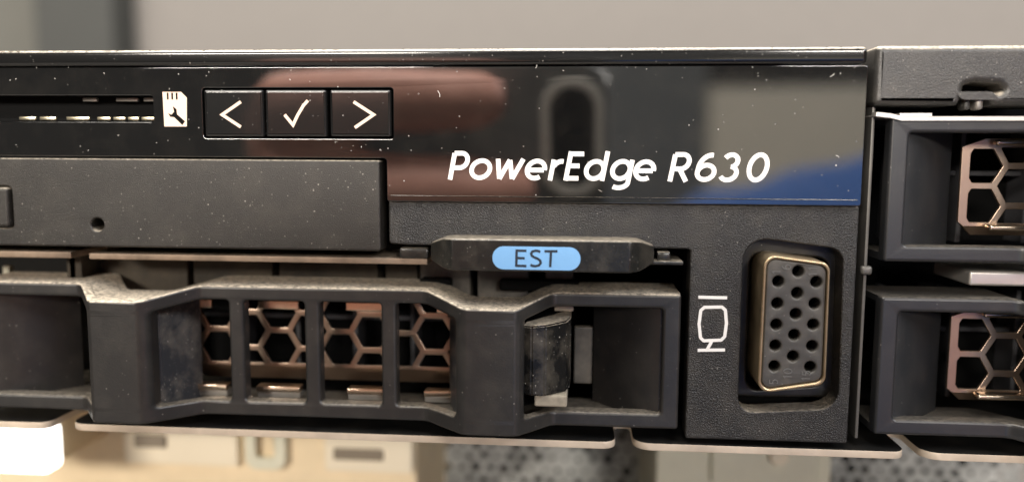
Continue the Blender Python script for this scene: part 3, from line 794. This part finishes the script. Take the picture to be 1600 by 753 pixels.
body += [((CX+188, SY-480, TZ-60), (CX+186, SY-515, TZ-45), 24, 26), ((CX+186, SY-500, TZ-85), (CX+176, SY-545, TZ-105), 10, 8)]
HX = CX+20
body += [((CX, SY+40, TZ), (HX, SY+150, TZ-15), 58, 54), ((HX, SY+180, TZ-25), (HX, SY+250, TZ-15), 74, 82), ((HX, SY+160, TZ-60), (HX, SY+140, TZ-70), 42, 30)]
body += [((HX, SY+190, TZ-104), (HX, SY+167, TZ-116), 8, 12), ((HX-84, SY+185, TZ-15), (HX-86, SY+210, TZ-12), 10, 12), ((HX+84, SY+185, TZ-15), (HX+86, SY+210, TZ-12), 10, 12)]
body += [((CX-100, SY-5, TZ), (CX+100, SY-5, TZ), 82, 82), ((CX, SY-60, TZ), (CX, SY-440, TZ), 130, 125)]
for s in (-1, 1):
    body += [((CX+85*s, SY-460, TZ), (CX+95*s, -840, TZ), 88, 58), ((CX+95*s, -840, TZ), (CX+100*s, FT+60, TZ+25), 56, 38), ((CX+100*s, FT+35, TZ+30), (CX+112*s, FT+22, TZ-140), 38, 26)]
flesh('body', body, 'skin', per, 3.0)
shirt = [((CX-115, SY-10, TZ), (CX+115, SY-10, TZ), 92, 92), ((CX-70, SY-80, TZ), (CX-70, SY-500, TZ), 118, 108), ((CX+70, SY-80, TZ), (CX+70, SY-500, TZ), 118, 108),
         ((CX-177, SY, TZ), (0, -260, 300), 66, 58), ((CX+177, SY, TZ), (CX+212, SY-190, TZ+14), 66, 58), ((CX, SY+30, TZ), (CX, SY+50, TZ), 72, 66), ((CX-90, SY+25, TZ), (CX, SY+55, TZ), 60, 62), ((CX+90, SY+25, TZ), (CX, SY+55, TZ), 60, 62)]
flesh('shirt', shirt, 'cloth_blue', per, 8.0)
tr = []
for s in (-1, 1): tr += [((CX+70*s, SY-500, TZ), (CX+95*s, -840, TZ), 112, 74), ((CX+95*s, -840, TZ), (CX+100*s, FT+110, TZ+25), 74, 62)]
flesh('trousers', tr, 'cloth_dark', per, 8.0)
flesh('hair', [((HX, SY+230, TZ+2), (HX, SY+275, TZ+5), 80, 74), ((HX, SY+180, TZ+40), (HX, SY+240, TZ+25), 66, 76)], 'hair', per, 6.0)

# beige cabinet on the far side of the aisle
bc = tag(box('storage_cabinet', 275, 625, -2100, -1650, FLOOR, 142, 'cabinet_beige', bevel=6), 'beige storage cabinet mirrored at the right of the glossy panel', 'cabinet')

tag(box('storage_cabinet', -60, 270, -2100, -1640, FLOOR, 300, 'phone_grey', bevel=6), 'grey storage cabinet mirrored between the phone and the beige cabinet', 'cabinet')
# ================================================================== LINT on the glossy panel
bm = bmesh.new()
def fibre(x, y, ln, ang, Y=-0.56):
    cx, cz = at(x, y, Y); pts = []; a = math.radians(ang)
    for i in range(4):
        pts.append((cx, cz)); cx += ln/3*math.cos(a); cz += ln/3*math.sin(a); a += rnd(-0.6, 0.6)
    stroke_into(bm, pts, rnd(0.02, 0.045), Y, 0.03)
for x, y, ln, ang in ((838, 100, .5, -70), (684, 142, .75, -60), (1297, 120, .5, 10), (1306, 243, .4, -10), (935, 297, .45, -15), (787, 138, .2, 0)):
    fibre(x, y, ln, ang)
for k in range(46):
    cl = random.choice(((90, 112, 60, 10), (330, 125, 70, 14), (480, 110, 90, 8), (150, 225, 90, 8), (560, 228, 40, 8), (900, 107, 220, 4), (630, 250, 14, 30), (1250, 112, 60, 8)))
    fibre(min(1335, max(15, random.gauss(cl[0], cl[2]))), min(236, max(106, random.gauss(cl[1], cl[3]))), rnd(0.04, 0.20), rnd(0, 180))
bmesh.ops.scale(bm, verts=bm.verts, vec=(MM,)*3)
me = bpy.data.meshes.new('lint'); bm.to_mesh(me); bm.free()
o = link('lint', me, 'lint'); o['kind'] = 'stuff'; tag(o, 'pale lint and dust fibres stuck on the glossy panel', 'lint')
